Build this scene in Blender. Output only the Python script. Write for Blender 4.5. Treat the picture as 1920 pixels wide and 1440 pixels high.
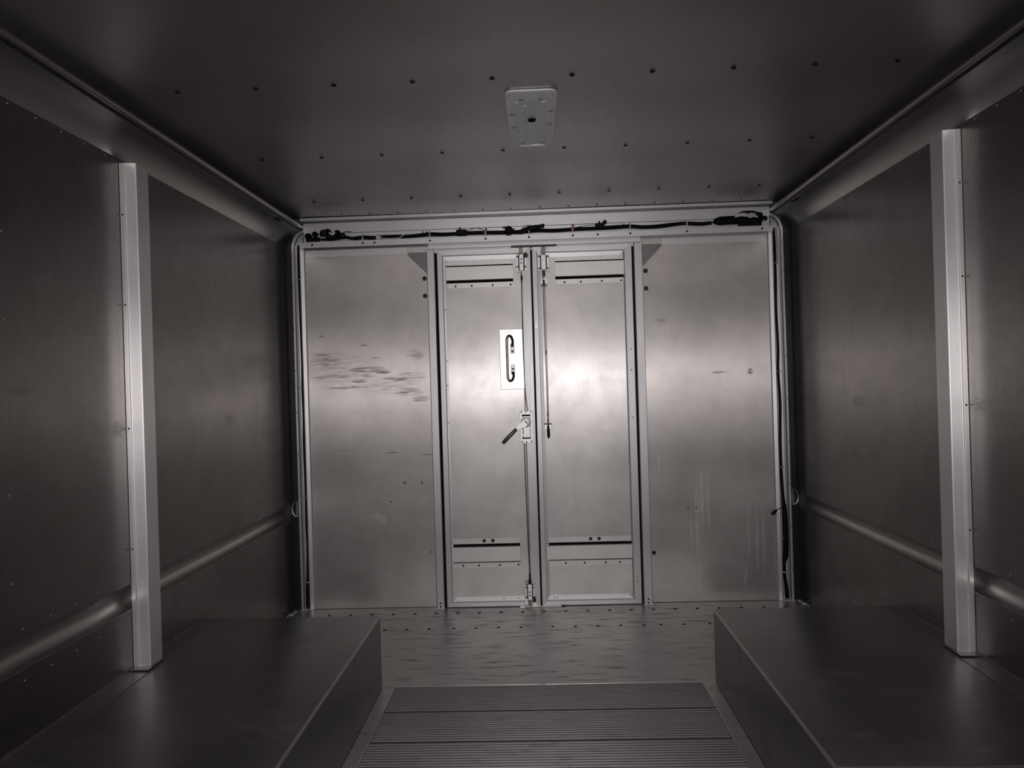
import bpy, bmesh, math, random
from mathutils import Vector, Matrix, noise as mnoise

random.seed(7)
for _o in list(bpy.data.objects):
    bpy.data.objects.remove(_o, do_unlink=True)
scene = bpy.context.scene
COL = scene.collection
PI = math.pi

# ------------------------------------------------------------------ camera
CAM = Vector((0.0, -3.74, 1.08))
cam_data = bpy.data.cameras.new('camera')
cam_data.sensor_fit = 'HORIZONTAL'
cam_data.sensor_width = 36.0
cam_data.lens = 27.0
cam_data.clip_start = 0.02
cam_data.clip_end = 60
cam = bpy.data.objects.new('camera', cam_data)
COL.objects.link(cam)
F = 1440.0
fwd = Vector(((1010 - 960) / F, (718 - 720) / F, 1.0)).normalized()
rgt = Vector((math.cos(0.030), -math.sin(0.030), 0.0))
rgt = (rgt - fwd * rgt.dot(fwd)).normalized()
upv = rgt.cross(fwd)
R = Matrix((rgt, fwd, upv))                       # camera (x right, y down, z forward) -> world
right_w = R @ Vector((1, 0, 0)); down_w = R @ Vector((0, 1, 0)); front_w = R @ Vector((0, 0, 1))
mw = Matrix.Identity(4)
for i in range(3):
    mw[i][0] = right_w[i]; mw[i][1] = -down_w[i]; mw[i][2] = -front_w[i]; mw[i][3] = CAM[i]
cam.matrix_world = mw
scene.camera = cam

# ------------------------------------------------------------------ world, flash, exposure
world = bpy.data.worlds.new('world')
scene.world = world
world.use_nodes = True
world.node_tree.nodes['Background'].inputs['Color'].default_value = (0.55, 0.57, 0.62, 1)
world.node_tree.nodes['Background'].inputs['Strength'].default_value = 0.02

flash_data = bpy.data.lights.new('phone_flash', 'AREA')   # the photograph was taken with the phone's flash
flash_data.shape = 'DISK'
flash_data.size = 0.03
flash_data.energy = 24.5
flash_data.color = (1.0, 0.968, 0.972)
flash = bpy.data.objects.new('phone_flash', flash_data)
COL.objects.link(flash)
fm = mw.copy()
fp = CAM + right_w * 0.012 - down_w * 0.022 + front_w * 0.012
for i in range(3):
    fm[i][3] = fp[i]
flash.matrix_world = fm

vs = scene.view_settings
vs.view_transform = 'Standard'
vs.look = 'None'
vs.gamma = 1.0
vs.use_curve_mapping = False
vs.exposure = 0.0

# ------------------------------------------------------------------ materials
def nd(nt, typ, **kw):
    n = nt.nodes.new(typ)
    for k, v in kw.items():
        setattr(n, k, v)
    return n

def mth(nt, op, a, b=None, c=None, clamp=False):
    n = nt.nodes.new('ShaderNodeMath'); n.operation = op; n.use_clamp = clamp
    for i, v in enumerate((a, b, c)):
        if v is None: continue
        if isinstance(v, (int, float)): n.inputs[i].default_value = v
        else: nt.links.new(v, n.inputs[i])
    return n.outputs[0]

def mixc(nt, fac, a, b):
    n = nt.nodes.new('ShaderNodeMix'); n.data_type = 'RGBA'
    if isinstance(fac, (int, float)): n.inputs[0].default_value = fac
    else: nt.links.new(fac, n.inputs[0])
    for v, s in ((a, n.inputs[6]), (b, n.inputs[7])):
        if isinstance(v, (tuple, list)): s.default_value = (*v[:3], 1)
        else: nt.links.new(v, s)
    return n.outputs[2]

def noise_tex(nt, vec, scale, detail=3, rough=0.55):
    n = nt.nodes.new('ShaderNodeTexNoise')
    n.inputs['Scale'].default_value = scale
    n.inputs['Detail'].default_value = detail
    n.inputs['Roughness'].default_value = rough
    nt.links.new(vec, n.inputs['Vector'])
    return n.outputs['Fac']

def vscale(nt, vec, s):
    n = nt.nodes.new('ShaderNodeVectorMath'); n.operation = 'MULTIPLY'
    nt.links.new(vec, n.inputs[0]); n.inputs[1].default_value = s
    return n.outputs[0]

def remap(nt, v, a, b, c=0.0, d=1.0, smooth=True):
    n = nt.nodes.new('ShaderNodeMapRange')
    n.interpolation_type = 'SMOOTHSTEP' if smooth else 'LINEAR'
    nt.links.new(v, n.inputs['Value'])
    for k, x in (('From Min', a), ('From Max', b), ('To Min', c), ('To Max', d)):
        n.inputs[k].default_value = x
    return n.outputs['Result']

def base_mat(name):
    m = bpy.data.materials.new(name); m.use_nodes = True
    nt = m.node_tree
    b = nt.nodes['Principled BSDF']
    g = nd(nt, 'ShaderNodeNewGeometry')
    return m, nt, b, g.outputs['Position']

def blobs(nt, pos, items, ax=(0, 2)):
    """Largest of several soft elliptical marks at given places on a wall (world metres)."""
    sep = nd(nt, 'ShaderNodeSeparateXYZ'); nt.links.new(pos, sep.inputs[0])
    out = None
    for (x, z, hx, hz, s) in items:
        dx = mth(nt, 'DIVIDE', mth(nt, 'SUBTRACT', sep.outputs[ax[0]], x), hx)
        dz = mth(nt, 'DIVIDE', mth(nt, 'SUBTRACT', sep.outputs[ax[1]], z), hz)
        r = mth(nt, 'ADD', mth(nt, 'MULTIPLY', dx, dx), mth(nt, 'MULTIPLY', dz, dz))
        v = mth(nt, 'MULTIPLY', mth(nt, 'SUBTRACT', 1.0, r, clamp=True), s)
        out = v if out is None else mth(nt, 'MAXIMUM', out, v)
    return out

def metal(name, color=(0.74, 0.725, 0.72), rough=0.36, aniso=0.0, T=None, stretch=(1, 1, 1), grain=60,
          metallic=1.0, var=0.10, rvar=0.06, wave=0.0, dirt=0.0, dirt_col=(0.10, 0.09, 0.085),
          dark_marks=None, light_marks=None, mark_stretch=(1, 1, 1), light_stretch=(1, 1, 1), ax=(0, 2), lobe2=None):
    m, nt, b, pos = base_mat(name)
    L = nt.links.new
    gvec = vscale(nt, pos, stretch)
    g1 = noise_tex(nt, gvec, grain, 4, 0.6)
    g2 = noise_tex(nt, pos, 2.3, 4, 0.55)
    c = mixc(nt, remap(nt, g2, 0.3, 0.7), tuple(x * (1 - var) for x in color), tuple(min(1, x * (1 + var)) for x in color))
    c = mixc(nt, mth(nt, 'MULTIPLY', remap(nt, g1, 0.35, 0.75), min(0.18, rvar * 3)), c, tuple(x * 0.72 for x in color))
    rg = mth(nt, 'ADD', mth(nt, 'MULTIPLY', mth(nt, 'SUBTRACT', g1, 0.5), rvar * 2), rough)
    rg = mth(nt, 'ADD', rg, mth(nt, 'MULTIPLY', mth(nt, 'SUBTRACT', g2, 0.5), rvar * 2))
    if lobe2:                      # hand marks and dull patches
        g3 = noise_tex(nt, pos, 8.0, 5, 0.68)
        c = mixc(nt, mth(nt, 'MULTIPLY', remap(nt, g3, 0.42, 0.72), 0.30), c, tuple(x * 0.66 for x in color))
        rg = mth(nt, 'ADD', rg, mth(nt, 'MULTIPLY', mth(nt, 'SUBTRACT', g3, 0.5), 0.07))
    met = None
    if dirt > 0:
        d1 = remap(nt, noise_tex(nt, vscale(nt, pos, mark_stretch), 7, 5, 0.65), 0.5, 0.78)
        df = mth(nt, 'MULTIPLY', d1, dirt)
        c = mixc(nt, df, c, dirt_col)
        rg = mth(nt, 'ADD', rg, mth(nt, 'MULTIPLY', df, 0.25))
        met = mth(nt, 'MULTIPLY', mth(nt, 'SUBTRACT', 1.0, mth(nt, 'MULTIPLY', df, 0.8)), metallic)
    if dark_marks:
        k = blobs(nt, pos, dark_marks, ax)
        tx = remap(nt, noise_tex(nt, vscale(nt, pos, mark_stretch), 9, 3, 0.6), 0.34, 0.66)
        f = mth(nt, 'MULTIPLY', mth(nt, 'MULTIPLY', k, tx, clamp=True), 0.72)
        c = mixc(nt, f, c, (0.16, 0.148, 0.146))
        rg = mth(nt, 'ADD', rg, mth(nt, 'MULTIPLY', f, 0.2))
    if light_marks:
        k = blobs(nt, pos, light_marks, ax)
        tx = remap(nt, noise_tex(nt, vscale(nt, pos, light_stretch), 10, 4, 0.6), 0.36, 0.60)
        f = mth(nt, 'MULTIPLY', k, tx, clamp=True)
        c = mixc(nt, f, c, (0.80, 0.78, 0.76))
        base_m = met if met is not None else metallic
        met = mth(nt, 'MULTIPLY', mth(nt, 'SUBTRACT', 1.0, mth(nt, 'MULTIPLY', f, 0.55)), base_m)
    L(c, b.inputs['Base Color'])
    L(mth(nt, 'MAXIMUM', rg, 0.08), b.inputs['Roughness'])
    if met is not None: L(met, b.inputs['Metallic'])
    else: b.inputs['Metallic'].default_value = metallic
    if aniso > 0:
        b.inputs['Anisotropic'].default_value = aniso
        cx = nd(nt, 'ShaderNodeCombineXYZ')
        for i in range(3): cx.inputs[i].default_value = T[i]
        L(cx.outputs[0], b.inputs['Tangent'])
    bp = nd(nt, 'ShaderNodeBump'); bp.inputs['Strength'].default_value = 0.10; bp.inputs['Distance'].default_value = 0.0006
    L(g1, bp.inputs['Height'])
    if wave > 0:
        w = nd(nt, 'ShaderNodeBump'); w.inputs['Strength'].default_value = 1.0; w.inputs['Distance'].default_value = wave
        L(noise_tex(nt, pos, 1.7, 1, 0.4), w.inputs['Height'])
        L(w.outputs[0], bp.inputs['Normal'])
    L(bp.outputs[0], b.inputs['Normal'])
    if lobe2:                      # a second, rounder lobe next to the brushed one
        b2 = nd(nt, 'ShaderNodeBsdfPrincipled')
        L(c, b2.inputs['Base Color'])
        if met is not None: L(met, b2.inputs['Metallic'])
        else: b2.inputs['Metallic'].default_value = metallic
        L(mth(nt, 'ADD', rg, lobe2[1] - rough), b2.inputs['Roughness'])
        L(bp.outputs[0], b2.inputs['Normal'])
        mx = nd(nt, 'ShaderNodeMixShader'); mx.inputs[0].default_value = lobe2[0]
        L(b.outputs[0], mx.inputs[1]); L(b2.outputs[0], mx.inputs[2])
        L(mx.outputs[0], nt.nodes['Material Output'].inputs['Surface'])
    return m

def plain(name, color, rough=0.5, metallic=0.0, bump=0.0, scale=80, spec=0.5):
    m, nt, b, pos = base_mat(name)
    n = noise_tex(nt, pos, scale, 3, 0.6)
    c = mixc(nt, mth(nt, 'MULTIPLY', n, 0.5), color, tuple(x * 0.7 for x in color))
    nt.links.new(c, b.inputs['Base Color'])
    b.inputs['Roughness'].default_value = rough
    b.inputs['Metallic'].default_value = metallic
    b.inputs['Specular IOR Level'].default_value = spec
    if bump:
        bp = nd(nt, 'ShaderNodeBump'); bp.inputs['Distance'].default_value = bump; bp.inputs['Strength'].default_value = 0.6
        nt.links.new(n, bp.inputs['Height']); nt.links.new(bp.outputs[0], b.inputs['Normal'])
    return m

VG = (60, 60, 1.2)      # vertical grain
scuffs = [(-0.98, 1.18, 0.20, 0.10, 0.5), (-0.72, 1.09, 0.20, 0.06, 0.45), (-0.88, 1.115, 0.05, 0.012, 1.6), (-0.76, 1.155, 0.045, 0.010, 1.7), (-0.62, 1.13, 0.10, 0.035, 0.5), (-1.05, 1.25, 0.10, 0.012, 0.8),
          (-1.03, 1.215, 0.11, 0.05, 1.0), (-0.83, 1.17, 0.13, 0.020, 1.2), (-0.95, 1.14, 0.20, 0.014, 1.1), (-0.70, 1.12, 0.09, 0.016, 1.2),
          (-0.64, 1.055, 0.09, 0.022, 1.0), (-0.93, 1.085, 0.16, 0.010, 1.0), (-0.60, 1.235, 0.05, 0.03, 0.8), (-0.80, 1.225, 0.03, 0.01, 1.0),
          (-0.85, 1.29, 0.02, 0.006, 1.6), (-1.06, 1.34, 0.015, 0.006, 1.4), (-0.58, 1.02, 0.05, 0.02, 0.9), (-0.97, 0.775, 0.03, 0.003, 2.0),
          (-0.73, 0.760, 0.04, 0.003, 2.0), (-0.56, 0.745, 0.04, 0.004, 2.0), (0.87, 1.105, 0.04, 0.008, 1.4), (1.02, 1.105, 0.015, 0.018, 1.6),
          (0.60, 1.36, 0.04, 0.02, 0.7), (-0.67, 0.61, 0.010, 0.010, 1.6), (-0.585, 0.61, 0.008, 0.008, 1.6)]
drips = [(0.745, 0.40, 0.012, 0.22, 0.9), (0.770, 0.50, 0.016, 0.16, 0.9), (0.800, 0.48, 0.009, 0.17, 0.8), (0.715, 0.33, 0.008, 0.12, 0.7), (1.03, 0.30, 0.012, 0.20, 0.55),
         (1.06, 0.28, 0.010, 0.22, 0.55), (0.99, 0.33, 0.010, 0.16, 0.5), (0.75, 0.14, 0.008, 0.10, 0.7), (0.97, 0.12, 0.014, 0.06, 0.6),
         (-0.81, 0.45, 0.03, 0.02, 0.8), (-0.78, 0.43, 0.02, 0.03, 0.8), (0.57, 0.66, 0.008, 0.07, 0.6), (-0.42, 0.52, 0.008, 0.06, 0.6), (-0.41, 0.40, 0.006, 0.05, 0.6)]
M = {}
M['back'] = metal('rolled_aluminium_back', (0.61, 0.573, 0.560), 0.36, 0.90, (1, 0, 0), VG, 5, metallic=0.88, lobe2=(0.6, 0.50), wave=0.004, var=0.10, rvar=0.022,
                  dark_marks=scuffs, light_marks=drips, mark_stretch=(1.3, 1.3, 14), light_stretch=(26, 26, 1.6))
M['door'] = metal('rolled_aluminium_door', (0.73, 0.697, 0.682), 0.36, 0.90, (1, 0, 0), VG, 5, metallic=0.89, lobe2=(0.6, 0.48), wave=0.005, var=0.11, rvar=0.022,
                  light_marks=drips, light_stretch=(26, 26, 1.6))
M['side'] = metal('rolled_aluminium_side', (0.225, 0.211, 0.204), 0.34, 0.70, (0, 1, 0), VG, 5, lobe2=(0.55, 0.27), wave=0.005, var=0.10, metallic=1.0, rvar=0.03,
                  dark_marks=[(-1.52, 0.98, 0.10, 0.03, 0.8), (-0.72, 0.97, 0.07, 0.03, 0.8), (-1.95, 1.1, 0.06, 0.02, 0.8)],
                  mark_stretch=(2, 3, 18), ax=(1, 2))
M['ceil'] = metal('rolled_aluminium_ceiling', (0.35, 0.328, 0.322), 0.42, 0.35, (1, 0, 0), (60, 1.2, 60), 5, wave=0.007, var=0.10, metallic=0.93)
M['extr'] = metal('extruded_aluminium', (0.63, 0.615, 0.63), 0.44, 0.35, (1, 0, 0), (80, 80, 1.5), 6, metallic=0.75, var=0.05)
M['extr_h'] = metal('extruded_aluminium_level', (0.76, 0.742, 0.75), 0.46, 0.1, (1, 0, 0), (1.5, 80, 80), 6, metallic=0.75, var=0.05)
M['extr_y'] = metal('extruded_aluminium_long', (0.25, 0.241, 0.236), 0.33, 0.3, (1, 0, 0), (80, 1.5, 80), 6, var=0.06)
M['rail'] = metal('recessed_rail', (0.38, 0.36, 0.35), 0.42, 0.2, (0, 1, 0), (80, 1.5, 80), 6, var=0.08)
M['post'] = metal('channel_post', (0.78, 0.762, 0.768), 0.46, 0.6, (1, 0, 0), (80, 80, 1.5), 6, metallic=0.93, var=0.05)
M['wall_rivet'] = metal('wall_rivet', (0.45, 0.44, 0.43), 0.45, grain=30)
M['brace'] = metal('bent_sheet_brace', (0.80, 0.782, 0.765), 0.46, 0.3, (1, 0, 0), VG, 6, metallic=0.72, rvar=0.03, var=0.06)
M['zinc'] = metal('zinc_plate', (0.97, 0.965, 0.955), 0.45, metallic=0.5, var=0.04, rvar=0.05, grain=40)
M['white_plate'] = metal('pale_handle_plate', (0.97, 0.965, 0.955), 0.40, metallic=0.72, var=0.03, rvar=0.03, grain=20)
M['chrome'] = metal('worn_steel_bar', (0.16, 0.135, 0.12), 0.34, var=0.2, grain=90)
M['steel_dark'] = metal('dark_steel', (0.035, 0.033, 0.032), 0.45, var=0.3, grain=90, metallic=0.7)
M['rust'] = plain('brown_painted_steel', (0.10, 0.065, 0.055), 0.5, 0.4)
M['rivet_dark'] = plain('dark_rivet', (0.008, 0.007, 0.007), 0.6, spec=0.15)
M['rivet'] = metal('rivet_aluminium', (0.86, 0.85, 0.83), 0.38, grain=30)
M['floor'] = metal('worn_floor_plate', (0.46, 0.44, 0.433), 0.40, 0.35, (0, 1, 0), (3, 40, 40), 6, metallic=0.70, var=0.14, rvar=0.10, wave=0.002,
                   dirt=0.8, dirt_col=(0.07, 0.064, 0.062), mark_stretch=(0.9, 5.0, 1))
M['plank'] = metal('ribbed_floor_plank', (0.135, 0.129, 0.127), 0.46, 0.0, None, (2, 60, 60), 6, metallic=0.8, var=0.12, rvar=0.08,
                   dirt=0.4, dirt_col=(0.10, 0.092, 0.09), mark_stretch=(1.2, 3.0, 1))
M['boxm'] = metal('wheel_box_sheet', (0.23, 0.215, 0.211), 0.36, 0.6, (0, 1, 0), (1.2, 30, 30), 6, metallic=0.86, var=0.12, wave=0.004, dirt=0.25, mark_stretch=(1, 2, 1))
M['lamp'] = metal('fixture_pan', (0.62, 0.617, 0.628), 0.5, var=0.06, metallic=0.35, grain=20)
M['black'] = plain('black_loom', (0.004, 0.004, 0.005), 0.6, 0, 0.002, 220, 0.14)
M['tape'] = plain('black_tape', (0.004, 0.004, 0.005), 0.5, spec=0.14)
M['white'] = plain('white_wire', (0.75, 0.72, 0.70), 0.45)
M['red'] = plain('red_rubber', (0.65, 0.02, 0.05), 0.4)
M['grip'] = plain('black_rubber_grip', (0.006, 0.005, 0.005), 0.5, spec=0.2)
M['seal_shade'] = plain('black_seal_and_shade', (0.004, 0.004, 0.004), 0.8, spec=0.1)  # rubber seals, and the painted shade strips along the braces
M['gusset'] = metal('gusset_sheet', (0.22, 0.21, 0.207), 0.42, grain=20, var=0.05)
M['wire'] = plain('dark_wire', (0.05, 0.045, 0.045), 0.5)
M['cable'] = metal('steel_rod', (0.36, 0.33, 0.31), 0.35, grain=40)

# ------------------------------------------------------------------ geometry helpers
def finish(bm, name, mat, parent=None, smooth=False, label=None, category=None, group=None, kind=None):
    bmesh.ops.recalc_face_normals(bm, faces=bm.faces)
    me = bpy.data.meshes.new(name)
    bm.to_mesh(me); bm.free()
    if smooth:
        for p in me.polygons: p.use_smooth = True
        if smooth == 'auto':
            try: me.set_sharp_from_angle(angle=math.radians(35))
            except Exception: pass
    me.materials.append(M[mat] if isinstance(mat, str) else mat)
    o = bpy.data.objects.new(name, me)
    COL.objects.link(o)
    if parent is not None: o.parent = parent; o.matrix_parent_inverse = parent.matrix_world.inverted()
    tag(o, label, category, group, kind)
    return o

def tag(o, label=None, category=None, group=None, kind=None):
    if label: o['label'] = label
    if category: o['category'] = category
    if group: o['group'] = group
    if kind: o['kind'] = kind
    return o

def empty(name, loc, label=None, category=None, group=None, kind=None):
    o = bpy.data.objects.new(name, None)
    o.empty_display_size = 0.05
    o.location = loc
    COL.objects.link(o)
    o.matrix_world = Matrix.Translation(loc)
    return tag(o, label, category, group, kind)

def a_box(bm, x0, x1, y0, y1, z0, z1, bev=0.0):
    t = bmesh.new()
    bmesh.ops.create_cube(t, size=1)
    for v in t.verts:
        v.co = Vector(((x0 + x1) / 2 + v.co.x * (x1 - x0), (y0 + y1) / 2 + v.co.y * (y1 - y0), (z0 + z1) / 2 + v.co.z * (z1 - z0)))
    if bev > 0:
        bmesh.ops.bevel(t, geom=t.edges[:], offset=bev, segments=2, affect='EDGES', profile=0.5)
    merge(bm, t)

def merge(bm, t):
    me = bpy.data.meshes.new('tmp'); t.to_mesh(me); t.free()
    bm.from_mesh(me); bpy.data.meshes.remove(me)

def box(name, x0, x1, y0, y1, z0, z1, mat, parent=None, bev=0.0012, **kw):
    bm = bmesh.new(); a_box(bm, x0, x1, y0, y1, z0, z1, bev)
    return finish(bm, name, mat, parent, **kw)

def a_prism(bm, pts, axis, a, b, a_fn=None, b_fn=None):
    """Closed 2-D outline pulled along an axis. axis 'x': pts=(y,z); 'y': pts=(x,z); 'z': pts=(x,y). a_fn / b_fn give a mitred end."""
    def mk(p, t):
        if axis == 'x': return Vector((t, p[0], p[1]))
        if axis == 'y': return Vector((p[0], t, p[1]))
        return Vector((p[0], p[1], t))
    A = [bm.verts.new(mk(p, a_fn(p) if a_fn else a)) for p in pts]
    B = [bm.verts.new(mk(p, b_fn(p) if b_fn else b)) for p in pts]
    n = len(pts)
    for i in range(n):
        bm.faces.new((A[i], A[(i + 1) % n], B[(i + 1) % n], B[i]))
    bm.faces.new(A[::-1]); bm.faces.new(B)

def prism(name, pts, axis, a, b, mat, parent=None, bev=0.0, smooth=False, a_fn=None, b_fn=None, **kw):
    bm = bmesh.new(); a_prism(bm, pts, axis, a, b, a_fn, b_fn)
    if bev > 0:
        bmesh.ops.bevel(bm, geom=bm.edges[:], offset=bev, segments=2, affect='EDGES', profile=0.5)
    return finish(bm, name, mat, parent, smooth, **kw)

def sheet_outline(pts, th):
    """Open outline -> closed outline of thickness th (offset to the left of travel)."""
    off = []
    n = len(pts)
    for i in range(n):
        p = Vector(pts[i])
        d0 = (Vector(pts[i]) - Vector(pts[i - 1])).normalized() if i > 0 else None
        d1 = (Vector(pts[i + 1]) - Vector(pts[i])).normalized() if i < n - 1 else None
        if d0 is None: d0 = d1
        if d1 is None: d1 = d0
        t = (d0 + d1).normalized()
        nn = Vector((-t.y, t.x))
        k = th / max(0.35, nn.dot(Vector((-d1.y, d1.x))))
        off.append(p + nn * k)
    return [tuple(p) for p in pts] + [tuple(p) for p in reversed(off)]

def a_tube(bm, pts, r, seg=8, cap=True):
    pts = [Vector(p) for p in pts]
    rad = r if isinstance(r, (list, tuple)) else [r] * len(pts)
    rings = []
    prev = None
    for i, p in enumerate(pts):
        if i == 0: t = pts[1] - pts[0]
        elif i == len(pts) - 1: t = pts[-1] - pts[-2]
        else: t = (pts[i + 1] - p).normalized() + (p - pts[i - 1]).normalized()
        t.normalize()
        if prev is None:
            ref = Vector((0, 0, 1)) if abs(t.z) < 0.9 else Vector((0, 1, 0))
            u = t.cross(ref).normalized()
        else:
            u = (prev - t * prev.dot(t)).normalized()
        prev = u
        w = t.cross(u)
        rings.append([bm.verts.new(p + (u * math.cos(2 * PI * k / seg) + w * math.sin(2 * PI * k / seg)) * rad[i]) for k in range(seg)])
    for a, b in zip(rings[:-1], rings[1:]):
        for k in range(seg):
            bm.faces.new((a[k], a[(k + 1) % seg], b[(k + 1) % seg], b[k]))
    if cap:
        bm.faces.new(rings[0][::-1]); bm.faces.new(rings[-1])

def tube(name, pts, r, mat, parent=None, seg=8, **kw):
    bm = bmesh.new(); a_tube(bm, pts, r, seg)
    return finish(bm, name, mat, parent, 'auto', **kw)

def smooth_path(pts, n=6):
    pts = [Vector(p) for p in pts]
    out = []
    for i in range(len(pts) - 1):
        p0 = pts[max(i - 1, 0)]; p1 = pts[i]; p2 = pts[i + 1]; p3 = pts[min(i + 2, len(pts) - 1)]
        for k in range(n):
            t = k / n
            out.append(0.5 * ((2 * p1) + (p2 - p0) * t + (2 * p0 - 5 * p1 + 4 * p2 - p3) * t * t + (-p0 + 3 * p1 - 3 * p2 + p3) * t ** 3))
    out.append(pts[-1])
    return out

def a_lathe(bm, prof, origin, axis, seg=14):
    """prof: list of (radius, distance along axis)."""
    origin = Vector(origin); axis = Vector(axis).normalized()
    ref = Vector((0, 0, 1)) if abs(axis.z) < 0.9 else Vector((1, 0, 0))
    u = axis.cross(ref).normalized(); w = axis.cross(u)
    rings = []
    for r, h in prof:
        if r <= 1e-6: rings.append([bm.verts.new(origin + axis * h)])
        else: rings.append([bm.verts.new(origin + axis * h + (u * math.cos(2 * PI * k / seg) + w * math.sin(2 * PI * k / seg)) * r) for k in range(seg)])
    for a, b in zip(rings[:-1], rings[1:]):
        for k in range(seg):
            k2 = (k + 1) % seg
            if len(a) == 1 and len(b) == 1: continue
            if len(a) == 1: bm.faces.new((a[0], b[k], b[k2]))
            elif len(b) == 1: bm.faces.new((a[k], a[k2], b[0]))
            else: bm.faces.new((a[k], a[k2], b[k2], b[k]))
    if len(rings[0]) > 1: bm.faces.new(rings[0][::-1])
    if len(rings[-1]) > 1: bm.faces.new(rings[-1])

def lathe(name, prof, origin, axis, mat, parent=None, seg=14, **kw):
    bm = bmesh.new(); a_lathe(bm, prof, origin, axis, seg)
    return finish(bm, name, mat, parent, 'auto', **kw)

_proto = {}
def fastener(name, loc, axis, r, h, mat, parent, style='dome', seg=10):
    """A small rivet, bolt or screw; alike ones share one mesh."""
    key = (name, round(r, 5), round(h, 5), mat, style)
    if key not in _proto:
        bm = bmesh.new()
        if style == 'dome':
            prof = [(r, 0), (r * 0.96, h * 0.35), (r * 0.72, h * 0.78), (r * 0.36, h * 0.96), (0, h)]
            a_lathe(bm, prof, (0, 0, 0), (0, 0, 1), seg)
        elif style == 'hex':
            a_lathe(bm, [(r * 1.35, 0), (r * 1.35, h * 0.25), (r, h * 0.26)], (0, 0, 0), (0, 0, 1), seg)
            a_lathe(bm, [(r, h * 0.26), (r, h * 0.9), (r * 0.85, h), (0, h)], (0, 0, 0), (0, 0, 1), 6)
        else:                        # dished hole with a raised rim
            a_lathe(bm, [(r * 1.2, 0), (r * 1.15, h), (r * 0.85, h), (r * 0.5, h * 0.2), (0, h * 0.1)], (0, 0, 0), (0, 0, 1), seg)
        bmesh.ops.recalc_face_normals(bm, faces=bm.faces)
        me = bpy.data.meshes.new(name); bm.to_mesh(me); bm.free()
        for p in me.polygons: p.use_smooth = style == 'dome'
        me.materials.append(M[mat])
        _proto[key] = me
    o = bpy.data.objects.new(name, _proto[key])
    COL.objects.link(o)
    o.rotation_mode = 'QUATERNION'
    q = Vector((0, 0, 1)).rotation_difference(Vector(axis).normalized())
    wm = Matrix.Translation(loc) @ q.to_matrix().to_4x4()
    o.parent = parent
    o.matrix_basis = parent.matrix_world.inverted() @ wm
    return o

HW = 1.235        # half width of the cargo box
ZC = 1.92         # ceiling height
YF = -5.6         # front bulkhead, behind the photographer
BX = 0.593        # inner face of the wheel boxes
BY0, BY1 = -2.12, -1.0
BZ = 0.262

# ------------------------------------------------------------------ floor
floor = box('floor', -HW - 0.07, HW + 0.07, YF - 0.05, 0.07, -0.09, -0.020, 'gusset', None, 0,
            label='grey aluminium floor of the cargo box', category='floor', kind='structure')
box('rear_plate', -HW, HW, BY1 + 0.015, -0.006, -0.020, 0.0, 'floor', floor, 0.0015, label='smooth scuffed sheet in front of the doors')
for i in range(-11, 12):
    if abs(i) < 12:
        x = 0.097 + i * 0.1025
        if -1.16 < x < 1.16: fastener('floor_bolt', (x, -0.11, 0.0), (0, 0, 1), 0.0085, 0.0025, 'rivet_dark', floor)
for x in [-0.41, -0.31, -0.21, -0.11, 0.03, 0.13, 0.23, 0.33, 0.431, 0.506, 0.605, -0.52, -0.62, 0.72, -0.72]:
    fastener('floor_bolt', (x, -0.337 + random.uniform(-.004, .004), 0.0), (0, 0, 1), 0.0075, 0.0022, 'rivet_dark', floor)

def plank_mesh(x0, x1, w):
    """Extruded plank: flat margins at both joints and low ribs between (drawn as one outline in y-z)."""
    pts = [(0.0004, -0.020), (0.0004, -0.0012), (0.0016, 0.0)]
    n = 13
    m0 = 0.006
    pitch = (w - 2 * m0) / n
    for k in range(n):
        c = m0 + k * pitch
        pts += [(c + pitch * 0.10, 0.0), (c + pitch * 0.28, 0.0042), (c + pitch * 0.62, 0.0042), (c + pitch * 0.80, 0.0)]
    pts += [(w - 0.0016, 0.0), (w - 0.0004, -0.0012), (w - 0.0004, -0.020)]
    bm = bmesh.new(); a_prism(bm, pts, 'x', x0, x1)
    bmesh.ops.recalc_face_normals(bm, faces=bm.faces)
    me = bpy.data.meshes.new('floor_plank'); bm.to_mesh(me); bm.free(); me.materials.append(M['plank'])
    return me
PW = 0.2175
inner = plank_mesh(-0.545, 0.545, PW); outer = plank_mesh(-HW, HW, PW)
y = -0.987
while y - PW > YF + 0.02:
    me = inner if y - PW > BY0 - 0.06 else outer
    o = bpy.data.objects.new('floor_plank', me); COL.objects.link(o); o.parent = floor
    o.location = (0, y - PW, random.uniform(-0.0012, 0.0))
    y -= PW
for s in (-1, 1):   # flat flange between the ribbed planks and each wheel box
    prism('flange_strip', [(s * 0.547, -0.02), (s * 0.547, 0.0), (s * 0.550, 0.003), (s * 0.5925, 0.003), (s * 0.5925, -0.02)], 'y', -2.14, -0.99, 'floor', floor)

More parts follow.
